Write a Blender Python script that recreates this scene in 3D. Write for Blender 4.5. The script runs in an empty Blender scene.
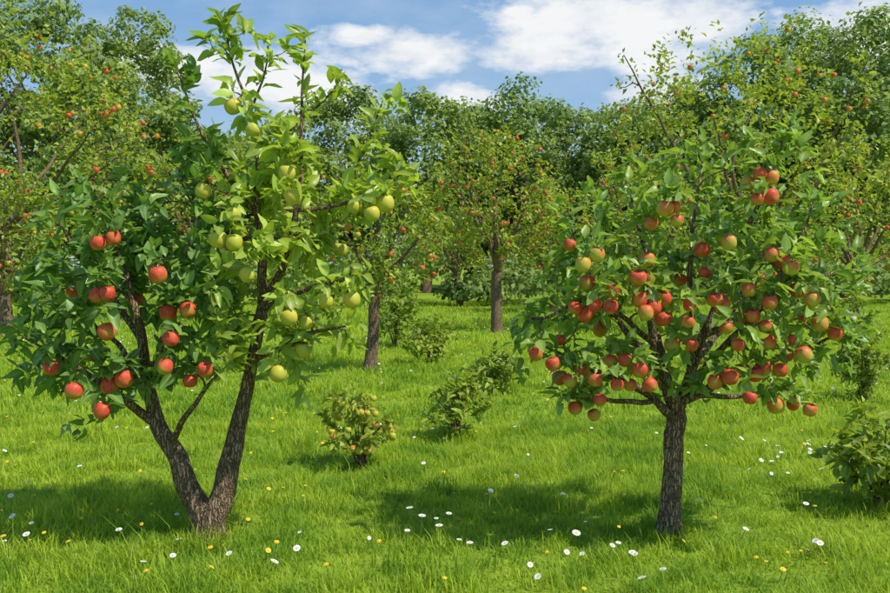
import bpy, math, random
import numpy as np
rng = np.random.default_rng(11)
random.seed(7)
scene = bpy.context.scene
CAM_H = 1.6; F = 865.0; HOR = 265.0
TH = math.atan((296.5-HOR)/F)
fw = np.array([0, math.cos(TH), -math.sin(TH)]); up = np.array([0, math.sin(TH), math.cos(TH)])

def P(px, py, d):
    r = np.array([(px-445)/F, 0, 0]) + fw + up*(296.5-py)/F
    return np.array([0, 0, CAM_H]) + r*(d/r[1])
def dist_for(py):
    return P(0, py, 1.0)[2] < CAM_H and CAM_H/(CAM_H-P(0, py, 1.0)[2])
def gz(x, y):
    return 0.03*np.sin(x*0.55+0.7)*np.cos(y*0.43) + 0.02*np.sin(x*0.9+y*0.7)

# ------------------------------------------------------------ mesh helpers
def link(ob, parent=None):
    scene.collection.objects.link(ob)
    if parent: ob.parent = parent
    return ob
def build(name, V, faces, mats, fmat=None, attrs=None, smooth=True, parent=None):
    me = bpy.data.meshes.new(name)
    V = np.asarray(V, dtype=np.float32)
    me.vertices.add(len(V)); me.vertices.foreach_set('co', V.ravel())
    faces = [np.asarray(f, dtype=np.int32) for f in faces if len(f)]
    tot = np.concatenate([np.full(len(f), f.shape[1], dtype=np.int32) for f in faces])
    idx = np.concatenate([f.ravel() for f in faces])
    st = np.concatenate([[0], np.cumsum(tot)[:-1]]).astype(np.int32)
    me.loops.add(len(idx)); me.loops.foreach_set('vertex_index', idx)
    me.polygons.add(len(tot)); me.polygons.foreach_set('loop_start', st); me.polygons.foreach_set('loop_total', tot)
    me.polygons.foreach_set('use_smooth', np.full(len(tot), smooth, dtype=bool))
    for m in mats: me.materials.append(m)
    if fmat is not None: me.polygons.foreach_set('material_index', np.asarray(fmat, dtype=np.int32))
    me.update(calc_edges=True)
    for k, a in (attrs or {}).items():
        a = np.asarray(a, dtype=np.float32)
        if a.shape[1] == 4:
            at = me.attributes.new(k, 'FLOAT_COLOR', 'POINT'); at.data.foreach_set('color', a.ravel())
        else:
            at = me.attributes.new(k, 'FLOAT_VECTOR', 'POINT'); at.data.foreach_set('vector', a.ravel())
    me.validate()
    return link(bpy.data.objects.new(name, me), parent)
def empty(name, loc=(0, 0, 0)):
    e = bpy.data.objects.new(name, None); e.empty_display_size = 0.3
    link(e); return e
def norm(a):
    return a/np.maximum(np.linalg.norm(a, axis=-1, keepdims=True), 1e-9)
def frames(Y, Zh):
    Y = norm(Y); Z = norm(Zh - (Zh*Y).sum(-1, keepdims=True)*Y); X = np.cross(Y, Z)
    return np.stack([X, Y, Z], axis=-1)
def scatter(T, R, pos, sc, col):
    V, faces, tc = T
    N = len(pos); n = len(V)
    sc = np.asarray(sc)
    if sc.ndim == 1: sc = sc[:, None]*np.ones(3)
    out = np.einsum('nij,nvj->nvi', R, V[None]*sc[:, None, :]) + pos[:, None, :]
    off = (np.arange(N)*n)[:, None, None]
    fs = [(f[None]+off).reshape(-1, f.shape[1]) for f in faces]
    C = np.zeros((N, n, 4)); C[:, :, 0] = col[:, 0][:, None]; C[:, :, 3] = col[:, 1][:, None]
    C[:, :, 1] = tc[None, :, 0]; C[:, :, 2] = tc[None, :, 1]
    L = np.broadcast_to(V[None], (N, n, 3))
    return out.reshape(-1, 3), fs, C.reshape(-1, 4), L.reshape(-1, 3)

def leaf_template(w=0.47, droop=0.26, fold=0.11):
    ts = [0.0, 0.16, 0.36, 0.58, 0.8, 1.0]; ws = [0, .30, .5, .47, .27, 0]
    V = []; tc = []
    for i, t in enumerate(ts):
        z = -droop*t*t + 0.05*math.sin(t*6)
        V.append((0, t, z)); tc.append((0, t))
    L = []; R = []
    for i in range(1, 5):
        t = ts[i]; z = -droop*t*t + 0.05*math.sin(t*6) + fold*ws[i]*2
        L.append(len(V)); V.append((-ws[i]*w, t+0.02, z + 0.03*math.sin(i*2.3))); tc.append((1, t))
        R.append(len(V)); V.append((ws[i]*w, t+0.02, z - 0.03*math.sin(i*1.9))); tc.append((1, t))
    q = []; tr = []
    for i in range(1, 4):
        q.append((i, i+1, L[i], L[i-1])); q.append((i+1, i, R[i-1], R[i]))
    tr += [(0, 1, L[0]), (1, 0, R[0]), (4, 5, L[3]), (5, 4, R[3])]
    return np.array(V, float), [np.array(tr), np.array(q)], np.array(tc, float)
LEAF = leaf_template()
LEAF2 = (np.array([(0, 0, 0), (-.3, .45, .08), (0, 1, -.15), (.3, .45, .08)], float),
         [np.array([(0, 2, 1), (0, 3, 2)])], np.array([(0, 0), (1, .5), (0, 1), (1, .5)], float))
def apple_template(seg=14):
    prof = [(0, .30), (.07, .33), (.16, .42), (.28, .46), (.40, .40), (.48, .24), (.51, .04), (.47, -.18), (.38, -.34), (.27, -.43), (.17, -.46), (.08, -.42), (0, -.38)]
    V = []; tc = []; q = []; t = []
    V.append((0, 0, prof[0][1])); tc.append((0, 1))
    for (r, z) in prof[1:-1]:
        for s in range(seg):
            a = 2*math.pi*s/seg; rr = r*(1+0.03*math.cos(5*a)*(1 if z < 0 else .3))
            V.append((rr*math.cos(a), rr*math.sin(a), z)); tc.append((0, z+.5))
    V.append((0, 0, prof[-1][1])); tc.append((0, 0)); last = len(V)-1
    m = len(prof)-2
    for s in range(seg):
        s2 = (s+1) % seg
        t.append((0, 1+s, 1+s2)); t.append((last, 1+(m-1)*seg+s2, 1+(m-1)*seg+s))
        for k in range(m-1):
            q.append((1+k*seg+s, 1+(k+1)*seg+s, 1+(k+1)*seg+s2, 1+k*seg+s2))
    b = len(V)
    for k, (x, z, r) in enumerate([(0, .28, .03), (.02, .5, .022), (.08, .75, .03)]):
        for s in range(4):
            a = s*math.pi/2; V.append((x+r*math.cos(a), r*math.sin(a), z)); tc.append((1, 0))
    for k in range(2):
        for s in range(4):
            s2 = (s+1) % 4; q.append((b+k*4+s, b+k*4+s2, b+k*4+4+s2, b+k*4+4+s))
    return np.array(V, float), [np.array(t), np.array(q)], np.array(tc, float)
APPLE = apple_template(18); APPLE_LO = apple_template(7)

# ------------------------------------------------------------ materials
def newmat(name):
    m = bpy.data.materials.new(name); m.use_nodes = True
    nt = m.node_tree; nt.nodes.clear()
    out = nt.nodes.new('ShaderNodeOutputMaterial')
    return m, nt, out
def N(nt, t, **kw):
    n = nt.nodes.new(t)
    for k, v in kw.items(): setattr(n, k, v)
    return n
def ramp(nt, fac, stops):
    r = nt.nodes.new('ShaderNodeValToRGB'); e = r.color_ramp.elements
    while len(e) < len(stops): e.new(0.5)
    for i, (p, c) in enumerate(stops): e[i].position = p; e[i].color = (*c, 1)
    nt.links.new(fac, r.inputs[0]); return r.outputs[0]
def mixc(nt, fac, a, b, mode='MIX'):
    m = nt.nodes.new('ShaderNodeMix'); m.data_type = 'RGBA'; m.blend_type = mode
    for sock, v in ((m.inputs[0], fac), (m.inputs[6], a), (m.inputs[7], b)):
        if isinstance(v, (int, float)): sock.default_value = v
        elif isinstance(v, tuple): sock.default_value = (*v, 1)
        else: nt.links.new(v, sock)
    return m.outputs[2]
def math_(nt, op, a, b=None, clamp=False):
    m = nt.nodes.new('ShaderNodeMath'); m.operation = op; m.use_clamp = clamp
    for i, v in enumerate((a, b)):
        if v is None: continue
        if isinstance(v, (int, float)): m.inputs[i].default_value = v
        else: nt.links.new(v, m.inputs[i])
    return m.outputs[0]
def noise(nt, vec, scale, detail=3, rough=.5):
    n = nt.nodes.new('ShaderNodeTexNoise'); n.inputs['Scale'].default_value = scale
    n.inputs['Detail'].default_value = detail; n.inputs['Roughness'].default_value = rough
    if vec is not None: nt.links.new(vec, n.inputs['Vector'])
    return n.outputs['Fac']

def leaf_material(name, dark, mid, light, yel, trans=0.35, rough=0.42, vein=True, nscale=1.5):
    m, nt, out = newmat(name)
    at = N(nt, 'ShaderNodeAttribute', attribute_name='col')
    sep = N(nt, 'ShaderNodeSeparateColor'); nt.links.new(at.outputs['Color'], sep.inputs[0])
    geo = N(nt, 'ShaderNodeNewGeometry')
    nz = noise(nt, geo.outputs['Position'], nscale, 1)
    v = math_(nt, 'ADD', math_(nt, 'MULTIPLY', sep.outputs[0], .7), math_(nt, 'MULTIPLY', nz, .45))
    c = ramp(nt, v, [(0.15, dark), (0.5, mid), (0.95, light)])
    c = mixc(nt, at.outputs['Alpha'], c, ramp(nt, v, [(0.1, tuple(x*.55 for x in yel)), (0.9, tuple(x*1.25 for x in yel))]))
    if vein:
        vv = math_(nt, 'SUBTRACT', 1.0, sep.outputs[1]); vv = math_(nt, 'POWER', vv, 6.0)
        c = mixc(nt, math_(nt, 'MULTIPLY', vv, .45), c, tuple(min(1, x*1.8+.02) for x in light))
    cb = mixc(nt, math_(nt, 'MULTIPLY', geo.outputs['Backfacing'], .35), c, tuple(x*1.3+.03 for x in mid))
    p = N(nt, 'ShaderNodeBsdfPrincipled'); nt.links.new(cb, p.inputs['Base Color'])
    p.inputs['Roughness'].default_value = rough; p.inputs['Specular IOR Level'].default_value = .4
    t = N(nt, 'ShaderNodeBsdfTranslucent')
    tcn = mixc(nt, 1.0, c, (1.45, 1.45, .6), 'MULTIPLY'); nt.links.new(tcn, t.inputs[0])
    mx = N(nt, 'ShaderNodeMixShader'); mx.inputs[0].default_value = trans
    nt.links.new(p.outputs[0], mx.inputs[1]); nt.links.new(t.outputs[0], mx.inputs[2]); nt.links.new(mx.outputs[0], out.inputs[0])
    return m
M_LEAF = leaf_material('apple_leaf', (.075, .15, .04), (.14, .26, .055), (.25, .39, .09), (.42, .52, .08), trans=.38, rough=.38)
M_LEAFB = leaf_material('orchard_leaf', (.085, .15, .025), (.18, .29, .04), (.31, .41, .06), (.41, .45, .06), vein=False, nscale=.8, trans=.4)
M_FOREST = leaf_material('forest_leaf', (.085, .145, .045), (.16, .25, .065), (.26, .36, .085), (.34, .42, .10), trans=.35, rough=.65, vein=False, nscale=.35)  # slightly paler and greyer greens: distance haze painted into the leaf colour

def bark_material():
    m, nt, out = newmat('apple_bark')
    tc = N(nt, 'ShaderNodeTexCoord'); mp = N(nt, 'ShaderNodeMapping'); mp.inputs['Scale'].default_value = (60, 60, 12)
    nt.links.new(tc.outputs['Object'], mp.inputs[0])
    n1 = noise(nt, mp.outputs[0], 1.0, 5, .6); n2 = noise(nt, tc.outputs['Object'], 7, 3)
    vo = N(nt, 'ShaderNodeTexVoronoi'); vo.feature = 'DISTANCE_TO_EDGE'; vo.inputs['Scale'].default_value = 1.0
    va = N(nt, 'ShaderNodeVectorMath', operation='ADD'); sc = N(nt, 'ShaderNodeVectorMath', operation='SCALE'); sc.inputs['Scale'].default_value = 1.9
    nn = N(nt, 'ShaderNodeTexNoise'); nn.inputs['Scale'].default_value = 25; nt.links.new(tc.outputs['Object'], nn.inputs['Vector'])
    nt.links.new(nn.outputs['Color'], sc.inputs[0]); nt.links.new(mp.outputs[0], va.inputs[0]); nt.links.new(sc.outputs[0], va.inputs[1]); nt.links.new(va.outputs[0], vo.inputs['Vector'])
    crack = math_(nt, 'MINIMUM', math_(nt, 'MULTIPLY', vo.outputs['Distance'], 4.5), 1.0)
    c = ramp(nt, n1, [(.34, (.19, .115, .07)), (.5, (.36, .24, .15)), (.70, (.55, .41, .28))])
    c = mixc(nt, math_(nt, 'MULTIPLY', n2, .3), c, (.32, .27, .18))
    c = mixc(nt, crack, (.085, .052, .034), c)
    p = N(nt, 'ShaderNodeBsdfPrincipled'); nt.links.new(c, p.inputs['Base Color']); p.inputs['Roughness'].default_value = .92
    p.inputs['Specular IOR Level'].default_value = .12
    b = N(nt, 'ShaderNodeBump'); b.inputs['Strength'].default_value = .9; b.inputs['Distance'].default_value = .01
    nt.links.new(math_(nt, 'ADD', n1, crack), b.inputs['Height']); nt.links.new(b.outputs[0], p.inputs['Normal'])
    nt.links.new(p.outputs[0], out.inputs[0]); return m
M_BARK = bark_material()

def apple_material():
    m, nt, out = newmat('apple_skin')
    at = N(nt, 'ShaderNodeAttribute', attribute_name='col'); lo = N(nt, 'ShaderNodeAttribute', attribute_name='loc')
    sep = N(nt, 'ShaderNodeSeparateColor'); nt.links.new(at.outputs['Color'], sep.inputs[0])
    cx = N(nt, 'ShaderNodeCombineXYZ')
    r20 = math_(nt, 'MULTIPLY', sep.outputs[0], 37.0)
    for i in range(3): nt.links.new(r20, cx.inputs[i])
    va = N(nt, 'ShaderNodeVectorMath', operation='ADD'); nt.links.new(lo.outputs['Vector'], va.inputs[0]); nt.links.new(cx.outputs[0], va.inputs[1])
    mp = N(nt, 'ShaderNodeMapping'); mp.inputs['Scale'].default_value = (9, 9, 1.6); nt.links.new(va.outputs[0], mp.inputs[0])
    big = noise(nt, va.outputs[0], 1.3, 1); st = noise(nt, mp.outputs[0], 1.5, 3)
    red = math_(nt, 'ADD', math_(nt, 'MULTIPLY', math_(nt, 'SUBTRACT', big, .5), 2.0), math_(nt, 'MULTIPLY', math_(nt, 'SUBTRACT', st, .5), 1.1))
    red = math_(nt, 'ADD', red, math_(nt, 'MULTIPLY', math_(nt, 'SUBTRACT', sep.outputs[2], .35), .8))
    red = math_(nt, 'ADD', red, math_(nt, 'SUBTRACT', math_(nt, 'MULTIPLY', at.outputs['Alpha'], 1.7), .75), clamp=True)
    spk = noise(nt, va.outputs[0], 26, 1)
    g = ramp(nt, big, [(.3, (.40, .46, .05)), (.7, (.60, .48, .06))])
    rd = ramp(nt, st, [(.3, (.50, .028, .025)), (.7, (.72, .13, .05))])
    cm = mixc(nt, red, g, rd)
    cm = mixc(nt, math_(nt, 'MULTIPLY', math_(nt, 'GREATER_THAN', spk, .68), .35), cm, (.65, .5, .25))
    cm = mixc(nt, sep.outputs[1], cm, (.09, .06, .03))
    p = N(nt, 'ShaderNodeBsdfPrincipled'); nt.links.new(cm, p.inputs['Base Color']); p.inputs['Roughness'].default_value = .5
    p.inputs['Specular IOR Level'].default_value = .3
    nt.links.new(p.outputs[0], out.inputs[0]); return m
M_APPLE = apple_material()

def ground_material():
    m, nt, out = newmat('meadow_soil')
    tc = N(nt, 'ShaderNodeTexCoord')
    a = noise(nt, tc.outputs['Object'], .35, 4); b = noise(nt, tc.outputs['Object'], 14, 5, .7)
    c = ramp(nt, b, [(.3, (.09, .15, .015)), (.55, (.2, .31, .025)), (.8, (.3, .42, .04))])
    c = mixc(nt, ramp(nt, a, [(.35, (0, 0, 0)), (.65, (.5, .5, .5))]), c, (.3, .38, .035))
    p = N(nt, 'ShaderNodeBsdfPrincipled'); nt.links.new(c, p.inputs['Base Color']); p.inputs['Roughness'].default_value = .95
    p.inputs['Specular IOR Level'].default_value = .1
    bm = N(nt, 'ShaderNodeBump'); bm.inputs['Strength'].default_value = .6; bm.inputs['Distance'].default_value = .05
    nt.links.new(b, bm.inputs['Height']); nt.links.new(bm.outputs[0], p.inputs['Normal'])
    nt.links.new(p.outputs[0], out.inputs[0]); return m
def grass_material():
    m, nt, out = newmat('grass_blade')
    at = N(nt, 'ShaderNodeAttribute', attribute_name='col')
    sep = N(nt, 'ShaderNodeSeparateColor'); nt.links.new(at.outputs['Color'], sep.inputs[0])
    geo = N(nt, 'ShaderNodeNewGeometry')
    a = noise(nt, geo.outputs['Position'], .45, 2); b = noise(nt, geo.outputs['Position'], 2.6, 2)
    c = ramp(nt, sep.outputs[0], [(0, (.29, .43, .025)), (.55, (.45, .59, .035)), (.93, (.56, .66, .06)), (1, (.62, .57, .2))])
    c2 = ramp(nt, sep.outputs[0], [(0, (.13, .27, .02)), (1, (.30, .47, .035))])
    f = ramp(nt, math_(nt, 'ADD', math_(nt, 'MULTIPLY', a, .5), math_(nt, 'MULTIPLY', b, .5)), [(.40, (0, 0, 0)), (.57, (1, 1, 1))])
    c = mixc(nt, f, c2, c)
    c = mixc(nt, ramp(nt, sep.outputs[2], [(0, (.6, .6, .6)), (.6, (1, 1, 1))]), (.06, .11, .012), c)  # blades darker toward the base: occlusion shade painted into the colour
    p = N(nt, 'ShaderNodeBsdfPrincipled'); nt.links.new(c, p.inputs['Base Color']); p.inputs['Roughness'].default_value = .55
    p.inputs['Specular IOR Level'].default_value = .25
    t = N(nt, 'ShaderNodeBsdfTranslucent'); nt.links.new(mixc(nt, 1.0, c, (1.25, 1.25, .7), 'MULTIPLY'), t.inputs[0])
    mx = N(nt, 'ShaderNodeMixShader'); mx.inputs[0].default_value = .42
    nt.links.new(p.outputs[0], mx.inputs[1]); nt.links.new(t.outputs[0], mx.inputs[2]); nt.links.new(mx.outputs[0], out.inputs[0])
    return m
def flat_mat(name, c, rough=.6):
    m, nt, out = newmat(name)
    geo = N(nt, 'ShaderNodeNewGeometry'); n = noise(nt, geo.outputs['Position'], 60, 2)
    p = N(nt, 'ShaderNodeBsdfPrincipled'); nt.links.new(mixc(nt, n, c, tuple(x*.8 for x in c)), p.inputs['Base Color'])
    p.inputs['Roughness'].default_value = rough; nt.links.new(p.outputs[0], out.inputs[0]); return m
M_GROUND = ground_material(); M_GRASS = grass_material()
M_PETAL = flat_mat('daisy_petal', (.8, .8, .78)); M_YEL = flat_mat('flower_yellow', (.78, .55, .02)); M_STEM = flat_mat('flower_stem', (.16, .30, .03))

# ------------------------------------------------------------ tree skeleton
def catmull(pts, rad, step):
    pts = np.asarray(pts, float); rad = np.asarray(rad, float)
    Pp = np.vstack([2*pts[0]-pts[1], pts, 2*pts[-1]-pts[-2]])
    out = []; ro = []
    for i in range(len(pts)-1):
        p0, p1, p2, p3 = Pp[i:i+4]; n = max(2, int(np.linalg.norm(p2-p1)/step))
        for k in range(n):
            t = k/n
            out.append(.5*((2*p1)+(-p0+p2)*t+(2*p0-5*p1+4*p2-p3)*t*t+(-p0+3*p1-3*p2+p3)*t**3)); ro.append(rad[i]*(1-t)+rad[i+1]*t)
    out.append(pts[-1]); ro.append(rad[-1])
    return np.array(out), np.array(ro)
class Tree:
    def __init__(s, lumps=0.06, min_r=0.003):
        s.V = []; s.Q = []; s.nv = 0
        s.np_ = np.zeros((90000, 3)); s.nr = np.zeros(90000); s.nt = np.zeros((90000, 3)); s.n = 0
        s.leaf = []; s.lumps = lumps; s.min_r = min_r
    def tube(s, pts, rad, sides):
        T = norm(np.gradient(pts, axis=0)); a = np.array([1., 0, 0]) if abs(T[0][0]) < .9 else np.array([0, 1., 0])
        base = s.nv; m = len(pts); ph = rng.uniform(0, 6, 3)
        for i in range(m):
            a = a - a.dot(T[i])*T[i]; a /= np.linalg.norm(a); b = np.cross(T[i], a)
            ang = np.arange(sides)*2*math.pi/sides
            r = rad[i]*(1+s.lumps*np.sin(ang*2+ph[0]+i*.25)+s.lumps*.8*np.sin(ang*5+ph[1]+i*.1)+rng.normal(0, s.lumps*.35, sides))
            s.V.append(pts[i]+(np.cos(ang)*r)[:, None]*a+(np.sin(ang)*r)[:, None]*b)
        for i in range(m-1):
            k = base+i*sides; j = np.arange(sides); j2 = (j+1) % sides
            s.Q.append(np.stack([k+j, k+j2, k+sides+j2, k+sides+j], 1))
        s.nv += m*sides
    def limb(s, pts, rad, step=.05, sides=None, wob=0.012, leaf_r=0.010):
        p, r = catmull(pts, rad, step)
        w = rng.normal(0, 1, p.shape)
        for _ in range(2): w = (w+np.roll(w, 1, 0)+np.roll(w, -1, 0))/3
        w[0] = 0; p = p + w*wob
        if sides is None: sides = 16 if r[0] > .04 else (8 if r[0] > .015 else 5)
        s.tube(p, r, sides); T = norm(np.gradient(p, axis=0)); k = len(p)
        s.np_[s.n:s.n+k] = p; s.nr[s.n:s.n+k] = r; s.nt[s.n:s.n+k] = T; s.n += k
        for i in range(k):
            if r[i] < leaf_r: s.leaf.append((p[i], T[i], i/(k-1)))
        return p
    def grow(s, targets, step=.04, upb=0.25, rmax=.02, leaf_r=.009, minstart=0.0, out_c=None, wob=.008):
        targets = np.asarray(targets)
        d0 = np.array([np.min(((s.np_[:s.n]-t)**2).sum(1)) for t in targets]); left = list(np.argsort(d0))
        for ti in left:
            t = targets[ti]; v = t - s.np_[:s.n]; d = np.linalg.norm(v, axis=1)
            cosu = v[:, 2]/np.maximum(d, 1e-6); ct = (v*s.nt[:s.n]).sum(1)/np.maximum(d, 1e-6)
            cost = d*(1.35-.25*cosu-.25*ct) + (s.np_[:s.n, 2] < minstart)*10 + (d < .02)*.3
            i = int(np.argmin(cost)); L = d[i]
            if L < .02: continue
            p0 = s.np_[i]; c1 = p0+s.nt[i]*L*.3 + v[i]*.15; c2 = t - v[i]*.3 + np.array([0, 0, -upb*L*.35])+rng.normal(0, .06*L, 3)
            r0 = min(s.nr[i]*.75, s.min_r+.012*L+.002, rmax)
            s.limb([p0, c1*.5+(p0+v[i]*.35)*.5, c2*.5+(p0+v[i]*.7)*.5, t], [r0, r0*.8, r0*.6, min(s.min_r*.7, r0*.5)], step, None, wob, leaf_r)
    def finish(s, parent):
        return build('branches', np.vstack(s.V), [np.vstack(s.Q)], [M_BARK], parent=parent)
    def leaves(s, parent, size=.12, per=2.2, mat=None, tmpl=None, yfun=None, avoid=None, spread=.9, avr=.07, name='leaves', jit=0.02, dens=None):
        P_ = np.array([l[0] for l in s.leaf]); T_ = np.array([l[1] for l in s.leaf]); U = np.array([l[2] for l in s.leaf])
        lam = per*(.5+.8*U)
        if dens is not None: lam = lam*dens(P_)
        k = rng.poisson(lam); k[U > .97] += 3
        idx = np.repeat(np.arange(len(P_)), k); n = len(idx)
        pos = P_[idx]+rng.normal(0, jit, (n, 3)); T = T_[idx]
        rd = rng.normal(0, 1, (n, 3)); rd = norm(rd-(rd*T).sum(1, keepdims=True)*T)
        Y = norm(T*rng.uniform(.2, 1.2, (n, 1))+rd*spread+np.array([0, 0, .15]))
        Z = norm(np.array([0.1, -.05, 1.0])+T*.3+rng.normal(0, .45, (n, 3)))
        sz = size*rng.uniform(.5, 1.25, n)
        if avoid is not None and len(avoid):
            c = pos+Y*sz[:, None]*.5
            av = np.asarray(avoid)
            # leaves part around the fruit, a little more on the outward side
            dv = c[:, None]-av[None]; dv[..., 1] = np.where(dv[..., 1] < 0, dv[..., 1]*.6, dv[..., 1])
            keep = np.min(np.linalg.norm(dv, axis=2), axis=1) > avr
            pos, Y, Z, sz = pos[keep], Y[keep], Z[keep], sz[keep]; n = len(pos)
        r = rng.uniform(0, 1, n); yv = yfun(pos) if yfun else np.zeros(n)
        scl = np.stack([sz*rng.uniform(.85, 1.15, n), sz, sz*rng.uniform(.3, 1.9, n)], 1)
        V, fs, C, L = scatter(tmpl or LEAF, frames(Y, Z), pos, scl, np.stack([r, np.clip(yv, 0, 1)], 1))
        return build(name, V, fs, [mat or M_LEAF], attrs={'col': C}, parent=parent)
def make_apples(parent, pos, size, kind, lo=False):
    n = len(pos); pos = np.asarray(pos)
    Zv = norm(np.array([0, 0, 1.])+rng.normal(0, .25, (n, 3))); Yv = rng.normal(0, 1, (n, 3)); Yv = norm(Yv-(Yv*Zv).sum(1, keepdims=True)*Zv)
    R = np.stack([np.cross(Yv, Zv), Yv, Zv], -1)
    sz = size*rng.uniform(.82, 1.1, n)
    sc = np.stack([sz, sz, sz*rng.uniform(.9, 1.05, n)], 1)
    V, fs, C, L = scatter(APPLE_LO if lo else APPLE, R, pos, sc, np.stack([rng.uniform(0, 1, n), kind], 1))
    return build('apples', V, fs, [M_APPLE], attrs={'col': C, 'loc': L}, parent=parent)

def in_ell(n, c, r, shell=.55):
    u = norm(rng.normal(0, 1, (n, 3))); rr = rng.uniform(shell**3, 1, (n, 1))**(1/3)
    return np.asarray(c)+u*rr*np.asarray(r)

# ------------------------------------------------------------ hero tree, left (two-stemmed)
def hero_left():
    e = empty('apple_tree'); t = Tree(.06); d = dist_for(538); px = d/F
    def L(pts, rad, **k):
        w = [P(x, y, d+o) for x, y, o in pts]; t.limb(w, [r*px for r in rad], **k)
    L([(206, 552, 0), (206, 538, 0), (204, 520, 0), (196, 500, .0), (178, 458, -.02), (158, 425, -.04), (147, 385, -.06), (141, 340, -.1), (132, 300, -.08), (120, 255, -.05), (108, 200, -.05)],
      [20, 15.5, 13, 12, 10, 8.4, 5.8, 4.5, 3.2, 2.0, .8])
    L([(211, 552, 0), (211, 538, 0), (213, 518, 0), (222, 490, .02), (236, 440, .05), (244, 400, .06), (252, 360, .04), (262, 310, .02), (263, 260, .0), (257, 210, .02), (258, 160, .0), (249, 110, .03), (236, 70, .02), (226, 24, .0)],
      [19, 15, 12.5, 11.2, 9.3, 7.7, 6.4, 5, 4.2, 3.4, 2.6, 1.8, 1.3, .7])
    for a in (3.4, 4.3, 5.2, .2):   # root flare
        b = P(208, 538, d); b[2] = 0; o = np.array([math.cos(a), math.sin(a), 0])
        t.limb([b+[0, 0, .16], b+o*.06+[0, 0, .03], b+o*.14-[0, 0, .06]], [.05, .04, .015], leaf_r=0)
    L([(158, 425, -.04), (135, 408, -.15), (100, 385, -.25), (62, 360, -.3), (22, 336, -.3)], [5, 4.2, 3, 2, .8])
    L([(147, 385, -.06), (160, 350, -.15), (172, 300, -.2), (188, 255, -.22), (200, 215, -.2)], [4.2, 3.6, 2.8, 1.8, .8])
    L([(141, 340, -.1), (112, 300, .0), (82, 262, .1), (58, 222, .12)], [3.6, 2.8, 1.8, .8])
    L([(150, 400, -.05), (120, 350, .25), (90, 320, .4), (70, 290, .45)], [4, 3, 2, .8])
    L([(170, 445, -.02), (185, 415, -.2), (205, 390, -.3), (222, 370, -.32)], [3.6, 2.8, 1.8, .8])
    L([(262, 305, .02), (283, 265, -.1), (298, 205, -.15), (301, 140, -.15), (303, 85, -.12), (303, 40, -.1)], [4, 3.4, 2.5, 1.9, 1.3, .7])
    L([(263, 262, .0), (300, 235, .15), (338, 200, .2), (364, 150, .2), (383, 97, .2)], [3.4, 2.8, 2.1, 1.4, .7])
    L([(257, 212, .02), (230, 180, -.05), (206, 145, -.1), (188, 105, -.1), (172, 62, -.1)], [3.2, 2.6, 1.9, 1.3, .7])
    L([(262, 310, .02), (300, 292, -.2), (335, 280, -.3), (358, 272, -.3)], [3.2, 2.6, 1.6, .7])
    L([(252, 362, .04), (285, 347, -.1), (318, 330, -.2), (348, 326, -.2)], [3.6, 2.7, 1.8, .8])
    L([(257, 242, .02), (225, 232, .2), (198, 215, .3), (180, 180, .3)], [3, 2.4, 1.6, .7])
    L([(298, 210, -.15), (345, 205, -.2), (380, 190, -.2), (402, 172, -.2)], [2.4, 2, 1.3, .7])
    L([(250, 112, .03), (262, 80, .0), (268, 45, .05)], [1.8, 1.2, .7])
    L([(258, 165, 0), (290, 130, .25), (322, 105, .3), (340, 80, .3)], [2.4, 1.8, 1.3, .7])
    L([(255, 330, .04), (262, 300, .35), (285, 260, .5), (300, 220, .5)], [3, 2.4, 1.6, .7])
    reds = [(113, 238), (158, 275), (74, 290), (107, 294), (168, 313), (188, 310), (171, 339), (107, 332), (51, 368), (74, 391), (102, 411), (110, 386), (190, 381), (205, 370), (165, 367), (124, 379), (98, 243), (98, 296)]
    grs = [(233, 107), (253, 130), (287, 174), (203, 191), (233, 215), (293, 197), (288, 243), (354, 207), (372, 214), (385, 204), (326, 302), (289, 317), (306, 323), (278, 374), (247, 275), (303, 350), (218, 240), (234, 243), (352, 300)]
    ra = [P(x, y, d-rng.uniform(.3, .5)) for x, y in reds]
    ga = [P(x, y, d-rng.uniform(.2, .38)) for x, y in grs]
    ra += [P(x, y, d+.3) for x, y in [(60, 320), (135, 300), (150, 220), (90, 355)]]
    ga += [P(x, y, d+.3) for x, y in [(310, 270), (270, 210), (340, 250)]]
    ap = np.array(ra+ga); kind = np.array([1.0]*len(ra)+[0.03]*len(ga))
    t.grow(ap+np.array([0, 0, .075]), upb=-.6, minstart=.55)
    s = px
    A = in_ell(84, P(125, 318, d), (102*s, .55, 92*s)); A2 = in_ell(26, P(108, 240, d), (56*s, .4, 50*s), .3)
    B = in_ell(66, P(266, 280, d), (82*s, .5, 100*s)); B2 = in_ell(26, P(250, 165, d), (66*s, .3, 60*s), .2); B3 = in_ell(10, P(365, 200, d), (35*s, .3, 22*s), .2)
    tips = np.array([P(x, y, d+rng.uniform(-.3, .3)) for x, y in [(85, 185), (118, 178), (60, 200), (150, 205), (45, 225), (18, 325), (14, 350), (30, 280), (165, 188), (22, 375), (75, 425), (130, 430), (210, 210),
                  (393, 165), (402, 185), (285, 50), (210, 40), (245, 30), (192, 72), (395, 105), (365, 290), (350, 340), (305, 390), (372, 122)]])
    tg = np.vstack([A, A2, B, B2, B3, tips]); tg = tg[tg[:, 2] > .72]
    t.grow(tg, minstart=.6)
    t.finish(e)
    xs = P(222, 300, d)[0]
    def yf(p):
        return np.clip((p[:, 0]-xs)/.12+.25, .0, 1)*rng.uniform(.8, 1.0, len(p))
    t.leaves(e, size=.105, per=1.8, yfun=yf, avoid=ap, avr=.068, dens=lambda p: 1+.3*np.clip((p[:, 2]-2.0)/.5, 0, 1))
    make_apples(e, ap, np.where(kind > .5, .096, .092), kind)
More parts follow.
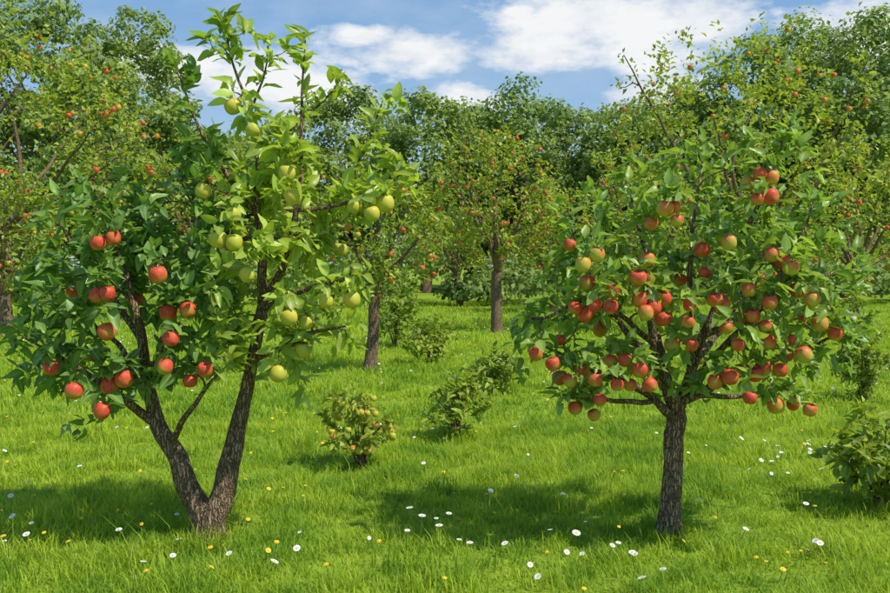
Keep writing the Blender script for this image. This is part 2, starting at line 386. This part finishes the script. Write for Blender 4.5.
def hero_right():
    e = empty('apple_tree'); t = Tree(.06); d = dist_for(525); px = d/F
    def L(pts, rad, **k):
        w = [P(x, y, d+o) for x, y, o in pts]; t.limb(w, [r*px for r in rad], **k)
    L([(669, 540, 0), (669, 525, 0), (671, 500, 0), (673, 460, .0), (675, 418, 0), (667, 385, 0), (655, 345, -.03), (650, 300, -.05), (643, 245, 0), (632, 195, .02)],
      [16, 13, 10.6, 9.6, 9.2, 6, 4.8, 3.6, 2.2, .8])
    for a in (3.6, 4.6, 5.6):
        b = P(669, 525, d); b[2] = 0; o = np.array([math.cos(a), math.sin(a), 0])
        t.limb([b+[0, 0, .15], b+o*.04+[0, 0, .03], b+o*.11-[0, 0, .06]], [.045, .034, .014], leaf_r=0)
    L([(675, 425, 0), (688, 385, .02), (703, 338, .03), (724, 290, 0), (745, 240, 0), (766, 190, .0), (784, 138, 0)], [6.8, 5.4, 4.6, 3.6, 2.8, 1.8, .8])
    L([(674, 418, 0), (650, 397, -.1), (618, 380, -.2), (582, 366, -.25), (540, 345, -.25)], [5, 4.2, 3.2, 2.1, .8])
    L([(682, 402, .0), (728, 378, -.12), (772, 362, -.2), (815, 345, -.22), (850, 328, -.2)], [4.6, 3.8, 2.8, 1.9, .8])
    L([(665, 375, 0), (628, 332, .1), (598, 292, .12), (578, 252, .1), (566, 205, .1)], [4.2, 3.4, 2.5, 1.8, .8])
    L([(690, 378, .02), (692, 320, -.15), (691, 260, -.25), (697, 205, -.25), (703, 158, -.2)], [4.2, 3.3, 2.4, 1.7, .8])
    L([(705, 335, .03), (750, 310, .15), (790, 292, .2), (830, 275, .2), (866, 268, .2)], [4, 3.1, 2.3, 1.6, .8])
    L([(655, 400, -.08), (622, 402, -.3), (592, 398, -.4), (566, 400, -.42)], [3.2, 2.5, 1.8, .8])
    L([(690, 395, 0), (735, 396, .25), (775, 392, .35), (800, 398, .4)], [3.4, 2.7, 1.8, .8])
    L([(668, 385, 0), (660, 340, .35), (640, 290, .5), (620, 240, .5)], [4, 3, 2, .8])
    L([(690, 370, 0), (720, 330, .4), (750, 280, .5), (790, 220, .5), (805, 190, .5)], [4, 3, 2, 1.4, .8])
    L([(690, 380, 0), (725, 345, -.3), (770, 300, -.4), (800, 240, -.4), (815, 200, -.35)], [3.4, 2.8, 2, 1.4, .8])
    L([(655, 345, -.03), (625, 320, -.3), (585, 300, -.4), (545, 318, -.4), (522, 318, -.4)], [3.4, 2.6, 1.9, 1.4, .8])
    aps = [(570, 245), (583, 265), (597, 255), (651, 224), (665, 209), (677, 221), (674, 207), (647, 260), (638, 278), (748, 184), (760, 174), (771, 178), (770, 197), (757, 199), (729, 243), (772, 255), (783, 262), (791, 268), (798, 290), (595, 305), (611, 307), (640, 300), (646, 313), (654, 308), (663, 319), (664, 299), (690, 305), (688, 322), (722, 305), (740, 318), (749, 290), (770, 303), (787, 355), (804, 355), (820, 324), (835, 334), (536, 354), (553, 364), (570, 381), (582, 370), (595, 380), (610, 362), (625, 360), (640, 370), (575, 408), (594, 415), (617, 385), (650, 385), (715, 382), (730, 377), (744, 370), (763, 368), (750, 398), (776, 406), (793, 404), (810, 410), (692, 345), (768, 342), (575, 308), (585, 314), (726, 328), (753, 316), (705, 273), (560, 378), (790, 340), (600, 400), (738, 345), (672, 345), (587, 283), (765, 326), (702, 250), (614, 290), (715, 300), (630, 385), (755, 375), (812, 300), (650, 280), (780, 370)]
    ap = np.array([P(x, y, d-rng.uniform(.32, .6)) for x, y in aps]+[P(x, y, d+rng.uniform(.1, .5)) for x, y in [(600, 330), (680, 280), (760, 280), (800, 320), (620, 250), (700, 360), (740, 220), (780, 230), (560, 340)]])
    kind = np.clip(rng.normal(.84, .12, len(ap)), .55, 1.1); kind[[2, 1]] = .45
    t.grow(ap+np.array([0, 0, .075]), upb=-.6, minstart=.72)
    s = px
    A = in_ell(100, P(690, 322, d), (162*s, .6, 90*s)); B = in_ell(36, P(735, 225, d), (82*s, .5, 66*s), .3); C = in_ell(16, P(635, 240, d), (55*s, .4, 40*s), .3); D = in_ell(7, P(580, 235, d), (28*s, .3, 28*s), .1); E = in_ell(10, P(840, 300, d), (28*s, .3, 30*s), .1)
    tips = np.array([P(x, y, d+rng.uniform(-.35, .35)) for x, y in [(515, 335), (520, 370), (530, 312), (555, 215), (585, 195), (600, 205), (550, 262), (618, 180), (640, 170), (680, 155), (705, 140), (730, 155), (775, 140), (800, 150), (790, 125), (835, 205), (850, 230), (860, 258), (862, 282), (850, 330), (838, 365), (838, 240), (822, 400), (560, 415), (545, 285), (662, 165), (750, 140), (815, 175)]])
    tg = np.vstack([A, B, C, D, E, tips]); tg = tg[tg[:, 2] > .82]
    t.grow(tg, minstart=.75)
    t.finish(e)
    t.leaves(e, size=.098, per=1.65, yfun=lambda p: rng.uniform(0, .65, len(p)), avoid=ap, avr=.06, dens=lambda p: 1+.35*np.clip((p[:, 2]-2.0)/.4, 0, 1))
    make_apples(e, ap, .086, kind)

# ------------------------------------------------------------ orchard trees
def orchard_tree(bx, by, top, x0, x1, cb, n=150, leaf=.13, per=2., apples=60, yel=.4, asize=.13, kind=.75, tr=None, depth=None, lean=0, dd=None, shoots=8):
    e = empty('apple_tree'); d = dist_for(by) if dd is None else dd; s = d/F
    t = Tree(.05, min_r=.004*d/10)
    base = P(bx, by, d); base[2] = 0
    c = P((x0+x1)/2, (top+cb)/2, d); rx = (x1-x0)/2*s; rz = (cb-top)/2*s; ry = depth or rx*.9
    tr = tr or .11*rz/1.6
    fork = np.array([base[0]*.6+c[0]*.4+lean, base[1], max(c[2]-rz*1.0, .5)])
    t.limb([base-[0, 0, .1], base+[0, 0, .02], base*.5+fork*.5+rng.normal(0, .04, 3), fork], [tr*1.7, tr*1.2, tr, tr*.95], step=.15, sides=12, wob=.02, leaf_r=0)
    nl = 8; lr = .022*d/15
    for k in range(nl):
        a = 2*math.pi*k/nl+rng.uniform(-.3, .3); el = rng.uniform(-.1, .85)
        tip = c+np.array([math.cos(a)*rx*.85, math.sin(a)*ry*.85, rz*el])
        mid = fork*.5+tip*.5+np.array([0, 0, rz*rng.uniform(-.1, .1)])
        t.limb([fork-[0, 0, .05], fork*.75+mid*.25+[0, 0, .1*rz], mid, tip], [tr*.6, tr*.45, tr*.26, tr*.06], step=.1, wob=.03, leaf_r=lr)
    q0 = c+[rng.normal(0, .15)*rx, 0, rz*.55]
    t.limb([fork, fork*.5+c*.5+rng.normal(0, .06*rx, 3), c+rng.normal(0, .06*rx, 3), q0], [tr*.6, tr*.4, tr*.22, tr*.06], step=.1, leaf_r=lr)
    tg = [in_ell(int(n*.5), c, (rx, ry, rz), .7)]
    for k in range(max(6, n//14)):
        cc = in_ell(1, c, (rx*.85, ry*.85, rz*.85), .75)[0]; tg.append(in_ell(7, cc, (rx*.3, ry*.3, rz*.24), .1))
    for k in range(shoots):
        a = rng.uniform(0, 6.28); q = rng.uniform(.3, .95); tg.append(np.array([[c[0]+math.cos(a)*rx*q, c[1]+math.sin(a)*ry*q, c[2]+rz*(math.sqrt(1-q*q)*1.0+.12)]]))
    tg = np.vstack(tg); t.grow(tg, step=.07*d/15+.02, rmax=tr*.3, leaf_r=lr*.8, minstart=fork[2], upb=.4, wob=.015)
    t.finish(e)
    ap = in_ell(apples, c, (rx*1.0, ry*1.0, rz*.95), .85)
    LP = np.array([l[0] for l in t.leaf])
    ap2 = []
    for q in ap:
        i = np.argmin(((LP-q)**2).sum(1)); o = norm((LP[i]-c)/np.array([rx, ry, rz])); ap2.append(LP[i]+o*asize*.5+np.array([0, 0, -asize*.7]))
    ap = np.array(ap2)
    t.leaves(e, size=leaf, per=per, mat=M_LEAFB, tmpl=LEAF2 if d > 16 else LEAF, yfun=lambda p: np.clip(yel+rng.normal(0, .2, len(p)), 0, 1), avoid=None, jit=leaf*.6)
    if apples: make_apples(e, ap, asize, np.clip(rng.normal(kind, .15, len(ap)), 0, 1), lo=True)

def shrub(bx, by, w, h, n=30, leaf=.07, fruit=0, yel=.3, name='shrub'):
    e = empty(name); d = dist_for(by); s = d/F; base = P(bx, by, d); base[2] = 0
    rx = w/2*s; H = h*s; t = Tree(.04, .002)
    for k in range(9):
        a = 2*math.pi*k/9+rng.uniform(-.3, .3); q = rng.uniform(.1, .95); tip = base+np.array([math.cos(a)*rx*q, math.sin(a)*rx*q, H*(1.05-.45*q)*rng.uniform(.75, 1.1)])
        b0 = base+np.array([math.cos(a), math.sin(a), 0])*.02
        t.limb([b0-[0, 0, .03], b0*.6+tip*.4+[0, 0, .1*H], tip], [.011, .007, .003], step=.04, wob=.008, leaf_r=.0085)
    cc = base+[rng.normal(0, .12)*rx, 0, H*.46]
    t.grow(in_ell(n, cc, (rx, rx, H*.46), .3), step=.04, leaf_r=.008, minstart=H*.08)
    t.grow(in_ell(8, base+[rx*rng.uniform(-.4, .4), 0, H*.8], (rx*.6, rx*.5, H*.35), .3), step=.04, leaf_r=.008, minstart=H*.12)
    t.finish(e)
    ap = None
    if fruit:
        ap = in_ell(fruit, base+[0, 0, H*.5], (rx*.95, rx*.95, H*.42), .6)
        ap = ap[(ap[:, 1] < base[1]+.1)]
    t.leaves(e, size=leaf, per=1.5, mat=M_LEAFB, yfun=lambda p: np.clip(yel+rng.normal(0, .2, len(p)), 0, 1), avoid=ap, avr=.035, jit=.015)
    if fruit: make_apples(e, ap, .058, np.clip(rng.normal(.2, .12, len(ap)), 0, 1))

hero_left(); hero_right()
orchard_tree(-15, 326, 25, -150, 160, 262, n=420, leaf=.17, per=1.7, apples=200, yel=.6, asize=.14, kind=.7, tr=.2)
orchard_tree(755, 328, 40, 600, 880, 290, n=440, leaf=.16, per=1.9, apples=120, yel=.6, asize=.13, kind=.7, tr=.2, shoots=30)
orchard_tree(370, 370, 172, 318, 446, 295, n=180, leaf=.10, per=1.6, apples=60, yel=.4, asize=.085, kind=.75, tr=.085)
orchard_tree(497, 330, 128, 436, 562, 272, n=230, leaf=.13, per=1.7, apples=120, yel=.65, asize=.10, kind=.75, tr=.13)
orchard_tree(553, 313, 185, 512, 600, 282, n=160, leaf=.16, per=1.6, apples=50, yel=.5, asize=.12, kind=.75, tr=.13)
orchard_tree(855, 322, 150, 790, 930, 285, n=200, leaf=.15, per=1.6, apples=50, yel=.6, asize=.12, kind=.75, tr=.13)
orchard_tree(5, 323, 170, -60, 60, 295, n=160, leaf=.16, per=1.6, apples=40, yel=.4, asize=.12, kind=.75, tr=.14, dd=20)
orchard_tree(460, 305, 175, 405, 500, 280, n=150, leaf=.18, per=1.6, apples=30, yel=.4, asize=.13, kind=.75, tr=.13)
orchard_tree(215, 318, 130, 130, 330, 290, n=200, leaf=.18, per=1.6, apples=50, yel=.45, asize=.13, kind=.75, tr=.15)
orchard_tree(650, 312, 150, 585, 700, 285, n=160, leaf=.18, per=1.6, apples=30, yel=.4, asize=.13, kind=.75, tr=.14)

shrub(362, 462, 80, 72, n=28, leaf=.08, fruit=40, yel=.8)
shrub(457, 434, 74, 62, n=36, leaf=.08, yel=.4)
shrub(495, 392, 62, 42, n=45, leaf=.09, yel=.35)
shrub(432, 364, 60, 46, n=50, leaf=.10, yel=.45)
shrub(395, 346, 62, 56, n=55, leaf=.12, yel=.3)
shrub(864, 398, 60, 62, n=50, leaf=.09, yel=.35)
shrub(880, 502, 110, 88, n=60, leaf=.09, yel=.35)
shrub(820, 326, 90, 45, n=60, leaf=.16, yel=.3)
shrub(300, 328, 90, 50, n=60, leaf=.16, yel=.2)

# ------------------------------------------------------------ distant trees and hedge
def blob_leaves(centers, radii, per, size, yel):
    pos = []; nrm = []; y = []; b = []; z = []
    for c, r, ye, pn, sz in zip(centers, radii, yel, per, size):
        u = norm(rng.normal(0, 1, (pn, 3))); u[:, 2] = np.where(u[:, 2] < -.3, -u[:, 2], u[:, 2])
        rr = r*(.35+.85*rng.uniform(0, 1, (pn, 1))**.6)*(1+.25*np.sin(u[:, :1]*5+c[0])*np.sin(u[:, 2:]*6+c[2]))
        pos.append(c+u*rr*np.array([1, 1, .85])); nrm.append(u); y.append(np.full(pn, ye)); b.append(np.full(pn, rng.uniform(-.3, .3))); z.append(np.full(pn, sz))
    pos = np.vstack(pos); nrm = np.vstack(nrm); y = np.concatenate(y); b = np.concatenate(b); n = len(pos)
    Z = norm(nrm+rng.normal(0, .5, (n, 3))+[.1, -.1, .4]); Y = rng.normal(0, 1, (n, 3))+[0, 0, -.4]
    Y = norm(Y-(Y*Z).sum(1, keepdims=True)*Z)
    sz = np.concatenate(z)*rng.uniform(.6, 1.3, n)
    scl = np.stack([sz*1.3, sz, sz], 1)
    return scatter(LEAF2, frames(Y, Z), pos, scl, np.stack([np.clip(rng.uniform(.1, .9, n)+b, 0, 1), np.clip(y+rng.normal(0, .12, n), 0, 1)], 1))
def forest():
    cs = []; rs = []; ys = []; ns = []; ss = []; tr = Tree(.05)
    def tree(px, top, d, w, yel, far=False):
        s = d/F; H = P(px, top, d)[2]; x = P(px, top, d)[0]; rx = w/2*s; c = np.array([x, d, H*.54]); r = np.array([rx, rx, H*.46])
        n = 34 if far else 85
        for q in in_ell(n, c, r*.88, .6):
            cs.append(q); rr = rx*rng.uniform(.14, .32)*(1.3 if far else 1); rs.append(rr); ys.append(yel+rng.normal(0, .14))
            ss.append(.42 if far else .27); ns.append(110 if far else int(80+60*rr*rr))
        tr.limb([(x, d, -.2), (x+.2, d, H*.3), (x, d, H*.7)], [.35, .28, .06], step=.8, sides=8, wob=.05, leaf_r=0)
        for k in range(7):
            a = rng.uniform(0, 6.28); z = H*rng.uniform(.25, .5)
            tr.limb([(x, d, z), (x+math.cos(a)*rx*.4, d+math.sin(a)*rx*.4, z+H*.12), (x+math.cos(a)*rx*.8, d+math.sin(a)*rx*.8, z+H*.25)], [.14, .1, .03], step=.6, sides=5, wob=.05, leaf_r=0)
    L = [(-190, -60, 48, 260, .2), (-40, -30, 46, 170, .3), (55, -12, 50, 160, .25), (132, -22, 54, 110, .6), (95, 40, 42, 130, .4), (180, 88, 50, 100, .4), (235, 128, 52, 120, .2), (290, 118, 50, 120, .4), (348, 76, 55, 125, .35), (425, 88, 50, 140, .5), (478, 100, 56, 110, .3), (524, 82, 52, 130, .15), (578, 96, 56, 120, .3),
         (628, 96, 50, 120, .35), (690, 78, 54, 140, .4), (755, 20, 50, 125, .15), (818, -8, 52, 150, .2), (880, 0, 48, 150, .2), (960, -10, 50, 190, .3), (1080, -20, 50, 200, .2), (-330, -10, 60, 260, .2), (1230, 20, 60, 240, .2), (730, 110, 44, 100, .45), (850, 70, 44, 140, .3)]
    for a in L: tree(*a)
    for k in range(24):
        tree(-420+k*74+rng.uniform(-15, 15), rng.uniform(125, 165), 62+rng.uniform(-2, 6), 150, rng.uniform(.1, .4), True)
    V, fs, C, _ = blob_leaves(cs, rs, ns, ss, ys)
    tv = np.vstack(tr.V); tq = np.vstack(tr.Q); n0 = len(V)
    C = np.vstack([C, np.zeros((len(tv), 4))])
    fm = np.concatenate([np.zeros(len(fs[0]), int), np.ones(len(tq), int)])
    build('distant_trees', np.vstack([V, tv]), [fs[0], tq+n0], [M_FOREST, M_BARK], fm, attrs={'col': C})
    cs = []; rs = []; ys = []
    for k in range(300):
        x = rng.uniform(-45, 45); y = rng.uniform(33.5, 40)+.004*x*x; r = rng.uniform(.5, 1.3); cs.append(np.array([x, y, r*.45+rng.uniform(0, 1.2)*(y-33)/4])); rs.append(r); ys.append(rng.uniform(0, .6))
    V, fs, C, _ = blob_leaves(cs, rs, [260]*300, [.22]*300, ys)
    build('hedge', V, fs, [M_FOREST], attrs={'col': C})
forest()

# ------------------------------------------------------------ ground, grass, flowers
def ground():
    a = np.concatenate([-np.geomspace(31, 400, 14)[::-1], np.linspace(-30, 30, 76), np.geomspace(31, 400, 14)])
    b = np.concatenate([[-300, -120, -50, -20], np.linspace(-8, 50, 74), np.geomspace(52, 600, 14)])
    X, Y = np.meshgrid(a, b); Z = gz(X, Y)-.03
    V = np.stack([X, Y, Z], -1).reshape(-1, 3); nx = len(a); ny = len(b)
    i, j = np.meshgrid(np.arange(nx-1), np.arange(ny-1)); k = (j*nx+i).ravel()
    build('meadow_ground', V, [np.stack([k, k+1, k+nx+1, k+nx], 1)], [M_GROUND])
ground()
BL = (np.array([(-.5, 0, 0), (.5, 0, 0), (-.38, .28, .55), (.38, .28, .55), (0, .9, .95)], float), [np.array([(2, 3, 4)]), np.array([(0, 1, 3, 2)])],
      np.array([(1, 0), (1, 0), (1, .55), (1, .55), (0, 1)], float))
def grass():
    parts = []
    def place(x, y, hh, ww, lean=(.2, 1.5)):
        n = len(x); a = rng.uniform(0, 2*math.pi, n); ca, sa = np.cos(a), np.sin(a)
        R = np.zeros((n, 3, 3)); R[:, 0, 0] = ca; R[:, 0, 1] = -sa; R[:, 1, 0] = sa; R[:, 1, 1] = ca; R[:, 2, 2] = 1
        sc = np.stack([ww, hh*rng.uniform(lean[0], lean[1], n), hh], 1)
        pos = np.stack([x, y, gz(x, y)-.03], 1); r = rng.uniform(0, .96, n); r[rng.uniform(0, 1, n) < .03] = 1
        V, fs, C, _ = scatter(BL, R, pos, sc, np.stack([r, np.zeros(n)], 1)); parts.append((V, fs, C))
    def band(y0, y1, n, h, w):
        y = np.sqrt(rng.uniform(y0*y0, y1*y1, n)); x = rng.uniform(-.62, .62, n)*y + rng.normal(0, .5, n)
        cl = np.sin(x*5.1+np.sin(y*3.3)*2)*np.sin(y*4.7+np.sin(x*2.9)*2)
        cl2 = np.sin(x*13.1+np.sin(y*9.3)*2)*np.sin(y*11.7+np.sin(x*7.9)*2)
        keep = rng.uniform(0, 1, n) < .72+.28*cl; x = x[keep]; y = y[keep]; cl = cl[keep]; cl2 = cl2[keep]; n = len(x)
        big = .8+.3*np.sin(x*.9+1)*np.sin(y*1.1)+.3*cl+.3*cl2
        hh = h*rng.uniform(.5, 1.3, n)*big; tall = rng.uniform(0, 1, n) < .03; hh[tall] *= 2.0
        place(x, y, hh, w*rng.uniform(.6, 1.3, n))
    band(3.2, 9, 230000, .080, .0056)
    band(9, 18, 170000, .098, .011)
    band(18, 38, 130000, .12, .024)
    m = 380; ty = np.sqrt(rng.uniform(14, 260, m)); tx = rng.uniform(-.58, .58, m)*ty
    for q in [(415, 570), (440, 580), (395, 560), (10, 585), (330, 590), (650, 588), (198, 545), (222, 546), (662, 532), (678, 531), (60, 580), (480, 560), (460, 575), (425, 590)]:
        w = P(q[0], q[1], dist_for(q[1])); tx = np.append(tx, w[0]); ty = np.append(ty, w[1])
    m = len(tx); k = 45
    x = np.repeat(tx, k)+rng.normal(0, .06, m*k); y = np.repeat(ty, k)+rng.normal(0, .06, m*k)
    place(x, y, np.repeat(rng.uniform(.10, .2, m), k)*rng.uniform(.4, 1.1, m*k), np.repeat(.0042+.0006*ty, k), (.1, 1.0))
    V = np.vstack([p[0] for p in parts]); C = np.vstack([p[2] for p in parts]); o = 0; T = []; Q = []
    for v, fs, c in parts: T.append(fs[0]+o); Q.append(fs[1]+o); o += len(v)
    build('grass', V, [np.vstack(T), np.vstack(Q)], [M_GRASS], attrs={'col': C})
grass()
def flowers():
    def tmpl(petals, pr, pw, cr, stem):
        V = []; T = []; Q = []; mt = []; mq = []
        for k in range(petals):
            a = 2*math.pi*k/petals+.1; u = np.array([math.cos(a), math.sin(a)]); w = np.array([-u[1], u[0]])
            b = len(V)
            for rr, ww, z in ((cr*.6, pw*.5, 0), (pr*.6, pw, .12*pr), (pr*.95, pw*.7, .10*pr)):
                V.append((*(u*rr-w*ww), stem+z)); V.append((*(u*rr+w*ww), stem+z))
            Q += [(b, b+1, b+3, b+2), (b+2, b+3, b+5, b+4)]; mq += [0, 0]
        b = len(V); V.append((0, 0, stem+cr*.6))
        for k in range(8): a = k*math.pi/4; V.append((cr*math.cos(a), cr*math.sin(a), stem+.003))
        for k in range(8): T.append((b, b+1+k, b+1+(k+1) % 8)); mt.append(1)
        b = len(V)
        for z in (0, stem):
            for k in range(3): a = k*2.09; V.append((.0025*math.cos(a), .0025*math.sin(a), z))
        for k in range(3): k2 = (k+1) % 3; Q.append((b+k, b+k2, b+3+k2, b+3+k)); mq.append(2)
        return (np.array(V, float), [np.array(T), np.array(Q)], np.zeros((len(V), 2))), np.array(mt), np.array(mq)
    def put(name, tp, xy, smin, smax, mats, hs=(.8, 1.5), tilt=.3):
        (t, mt, mq) = tp; n = len(xy); a = rng.uniform(0, 6.28, n)
        Z = norm(np.array([0, -tilt, 1.])+rng.normal(0, tilt, (n, 3))); Y = np.stack([np.cos(a), np.sin(a), 0*a], 1)
        Y = norm(Y-(Y*Z).sum(1, keepdims=True)*Z); R = np.stack([np.cross(Y, Z), Y, Z], -1)
        pos = np.stack([xy[:, 0], xy[:, 1], gz(xy[:, 0], xy[:, 1])-.02], 1); s = rng.uniform(smin, smax, n)
        V, fs, C, _ = scatter(t, R, pos, np.stack([s, s, rng.uniform(hs[0], hs[1], n)], 1), np.zeros((n, 2)))
        build(name, V, fs, mats, np.concatenate([np.tile(mt, n), np.tile(mq, n)]), smooth=False)
    def clus(n, y0, y1, k=5, sp=.25):
        m = max(1, n//k); y = np.sqrt(rng.uniform(y0*y0, y1*y1, m)); c = np.stack([rng.uniform(-.56, .56, m)*y, y], 1)
        return np.repeat(c, k, 0)+rng.normal(0, sp, (m*k, 2))*np.repeat(y, k)[:, None]/6
    near = []
    for px, py in [(237, 563), (265, 572), (25, 525), (33, 548), (572, 533), (606, 545), (560, 497), (667, 570), (650, 585), (174, 565), (140, 572), (545, 575), (640, 560), (486, 489), (510, 470), (733, 437), (12, 500)]:
        d = dist_for(py+8); q = P(px, py, d); near.append((q[0], q[1]))
    near = np.array(near)
    dm = [M_PETAL, M_YEL, M_STEM]
    put('daisies', tmpl(13, .026, .0048, .008, .10), near, .65, 1.05, dm, (.9, 1.5))
    tall = np.array([P(px, py, dist_for(py))[:2] for px, py in [(440, 565), (418, 560), (455, 572), (405, 568), (436, 552), (470, 585), (415, 545), (445, 548)]])
    put('daisies', tmpl(13, .022, .0042, .0065, .22), tall, .6, 1.0, dm, (.8, 1.3), .08)
    put('daisies', tmpl(9, .021, .0065, .006, .10), np.vstack([clus(75, 4.5, 9, 3), clus(380, 8, 26, 4, .35)]), .5, 1.0, dm)
    yl = np.array([P(px, py, dist_for(py+6))[:2] for px, py in [(245, 527), (213, 556), (75, 552), (155, 584), (200, 578), (383, 548), (440, 585), (491, 515), (549, 560), (582, 588), (12, 470), (40, 560), (395, 500), (620, 470), (440, 470), (330, 575)]])
    put('dandelions', tmpl(16, .016, .0045, .009, .10), np.vstack([yl, clus(100, 4.3, 9, 3), clus(170, 8, 22, 4, .35)]), .6, 1.0, [M_YEL, M_YEL, M_STEM])
flowers()

# ------------------------------------------------------------ sky, sun, camera
SUN = norm(np.array([.66, -.34, 1.0]))
el = math.asin(SUN[2]); az = math.atan2(SUN[0], SUN[1])
w = bpy.data.worlds.new('sky'); scene.world = w; w.use_nodes = True; nt = w.node_tree; nt.nodes.clear()
out = nt.nodes.new('ShaderNodeOutputWorld'); bg = nt.nodes.new('ShaderNodeBackground'); bg.inputs[1].default_value = .13
sky = nt.nodes.new('ShaderNodeTexSky'); sky.sky_type = 'NISHITA'; sky.sun_disc = False; sky.sun_elevation = el; sky.sun_rotation = az
sky.air_density = 1.0; sky.dust_density = .3; sky.ozone_density = 2
tc = nt.nodes.new('ShaderNodeTexCoord'); dirv = tc.outputs['Generated']
mp = nt.nodes.new('ShaderNodeMapping'); mp.inputs['Scale'].default_value = (1, 1, 2.2); nt.links.new(dirv, mp.inputs[0])
n1 = noise(nt, mp.outputs[0], 11, 7, .6); n2 = noise(nt, mp.outputs[0], 4.2, 6, .6)
blobs = None
for (px, py, wx, wy) in [(408, 52, 66, 19), (366, 38, 36, 12), (540, 48, 66, 28), (600, 18, 105, 30), (655, 55, 60, 28), (521, 11, 20, 7), (240, 80, 90, 26), (305, 95, 80, 24), (465, 98, 40, 14), (640, 95, 55, 16), (860, 30, 80, 30), (700, 20, 50, 36)]:
    c = norm(P(px, py, 1.0)-np.array([0, 0, CAM_H]))
    sb = nt.nodes.new('ShaderNodeVectorMath'); sb.operation = 'SUBTRACT'; nt.links.new(dirv, sb.inputs[0]); sb.inputs[1].default_value = c
    ml = nt.nodes.new('ShaderNodeVectorMath'); ml.operation = 'MULTIPLY'; nt.links.new(sb.outputs[0], ml.inputs[0]); ml.inputs[1].default_value = (F/wx, F/wx, F/wy)
    ln = nt.nodes.new('ShaderNodeVectorMath'); ln.operation = 'LENGTH'; nt.links.new(ml.outputs[0], ln.inputs[0])
    v = math_(nt, 'SUBTRACT', 1.1, ln.outputs['Value'])
    blobs = v if blobs is None else math_(nt, 'MAXIMUM', blobs, v)
blobs = math_(nt, 'MAXIMUM', blobs, -1.2)
den = math_(nt, 'ADD', blobs, math_(nt, 'MULTIPLY', math_(nt, 'SUBTRACT', n1, .5), 3.2))
cl = ramp(nt, den, [(-.0, (0, 0, 0)), (.35, (.6, .6, .6)), (.8, (1, 1, 1))])
wisp = ramp(nt, n2, [(.46, (0, 0, 0)), (.78, (.4, .4, .4))])
cl = mixc(nt, 1.0, cl, wisp, 'SCREEN')
shade = ramp(nt, n1, [(.3, (4.7, 5.3, 6.1)), (.6, (7.0, 7.1, 7.2))])
blue = mixc(nt, .7, sky.outputs[0], (1.5, 3.2, 5.6))
sepd = nt.nodes.new('ShaderNodeSeparateXYZ'); nt.links.new(dirv, sepd.inputs[0])
hz = ramp(nt, sepd.outputs[2], [(.08, (.5, .5, .5)), (.30, (0, 0, 0))])
blue = mixc(nt, hz, blue, (4.0, 5.3, 6.5))
col = mixc(nt, cl, blue, shade)
nt.links.new(col, bg.inputs[0]); nt.links.new(bg.outputs[0], out.inputs[0])
sl = bpy.data.lights.new('sun', 'SUN'); sl.energy = 4.8; sl.angle = math.radians(1.2); sl.color = (1, .94, .80)
so = bpy.data.objects.new('sun', sl); link(so)
from mathutils import Vector
so.rotation_euler = Vector(SUN).to_track_quat('Z', 'Y').to_euler(); so.location = (10, -5, 20)
cam = bpy.data.cameras.new('camera'); co = bpy.data.objects.new('camera', cam); link(co)
cam.sensor_width = 36; cam.lens = 36*F/890; cam.clip_end = 2000; cam.clip_start = .05
co.location = (0, 0, CAM_H); co.rotation_euler = (math.pi/2-TH, 0, 0); scene.camera = co
scene.view_settings.view_transform = 'Standard'; scene.view_settings.look = 'None'; scene.view_settings.exposure = 0
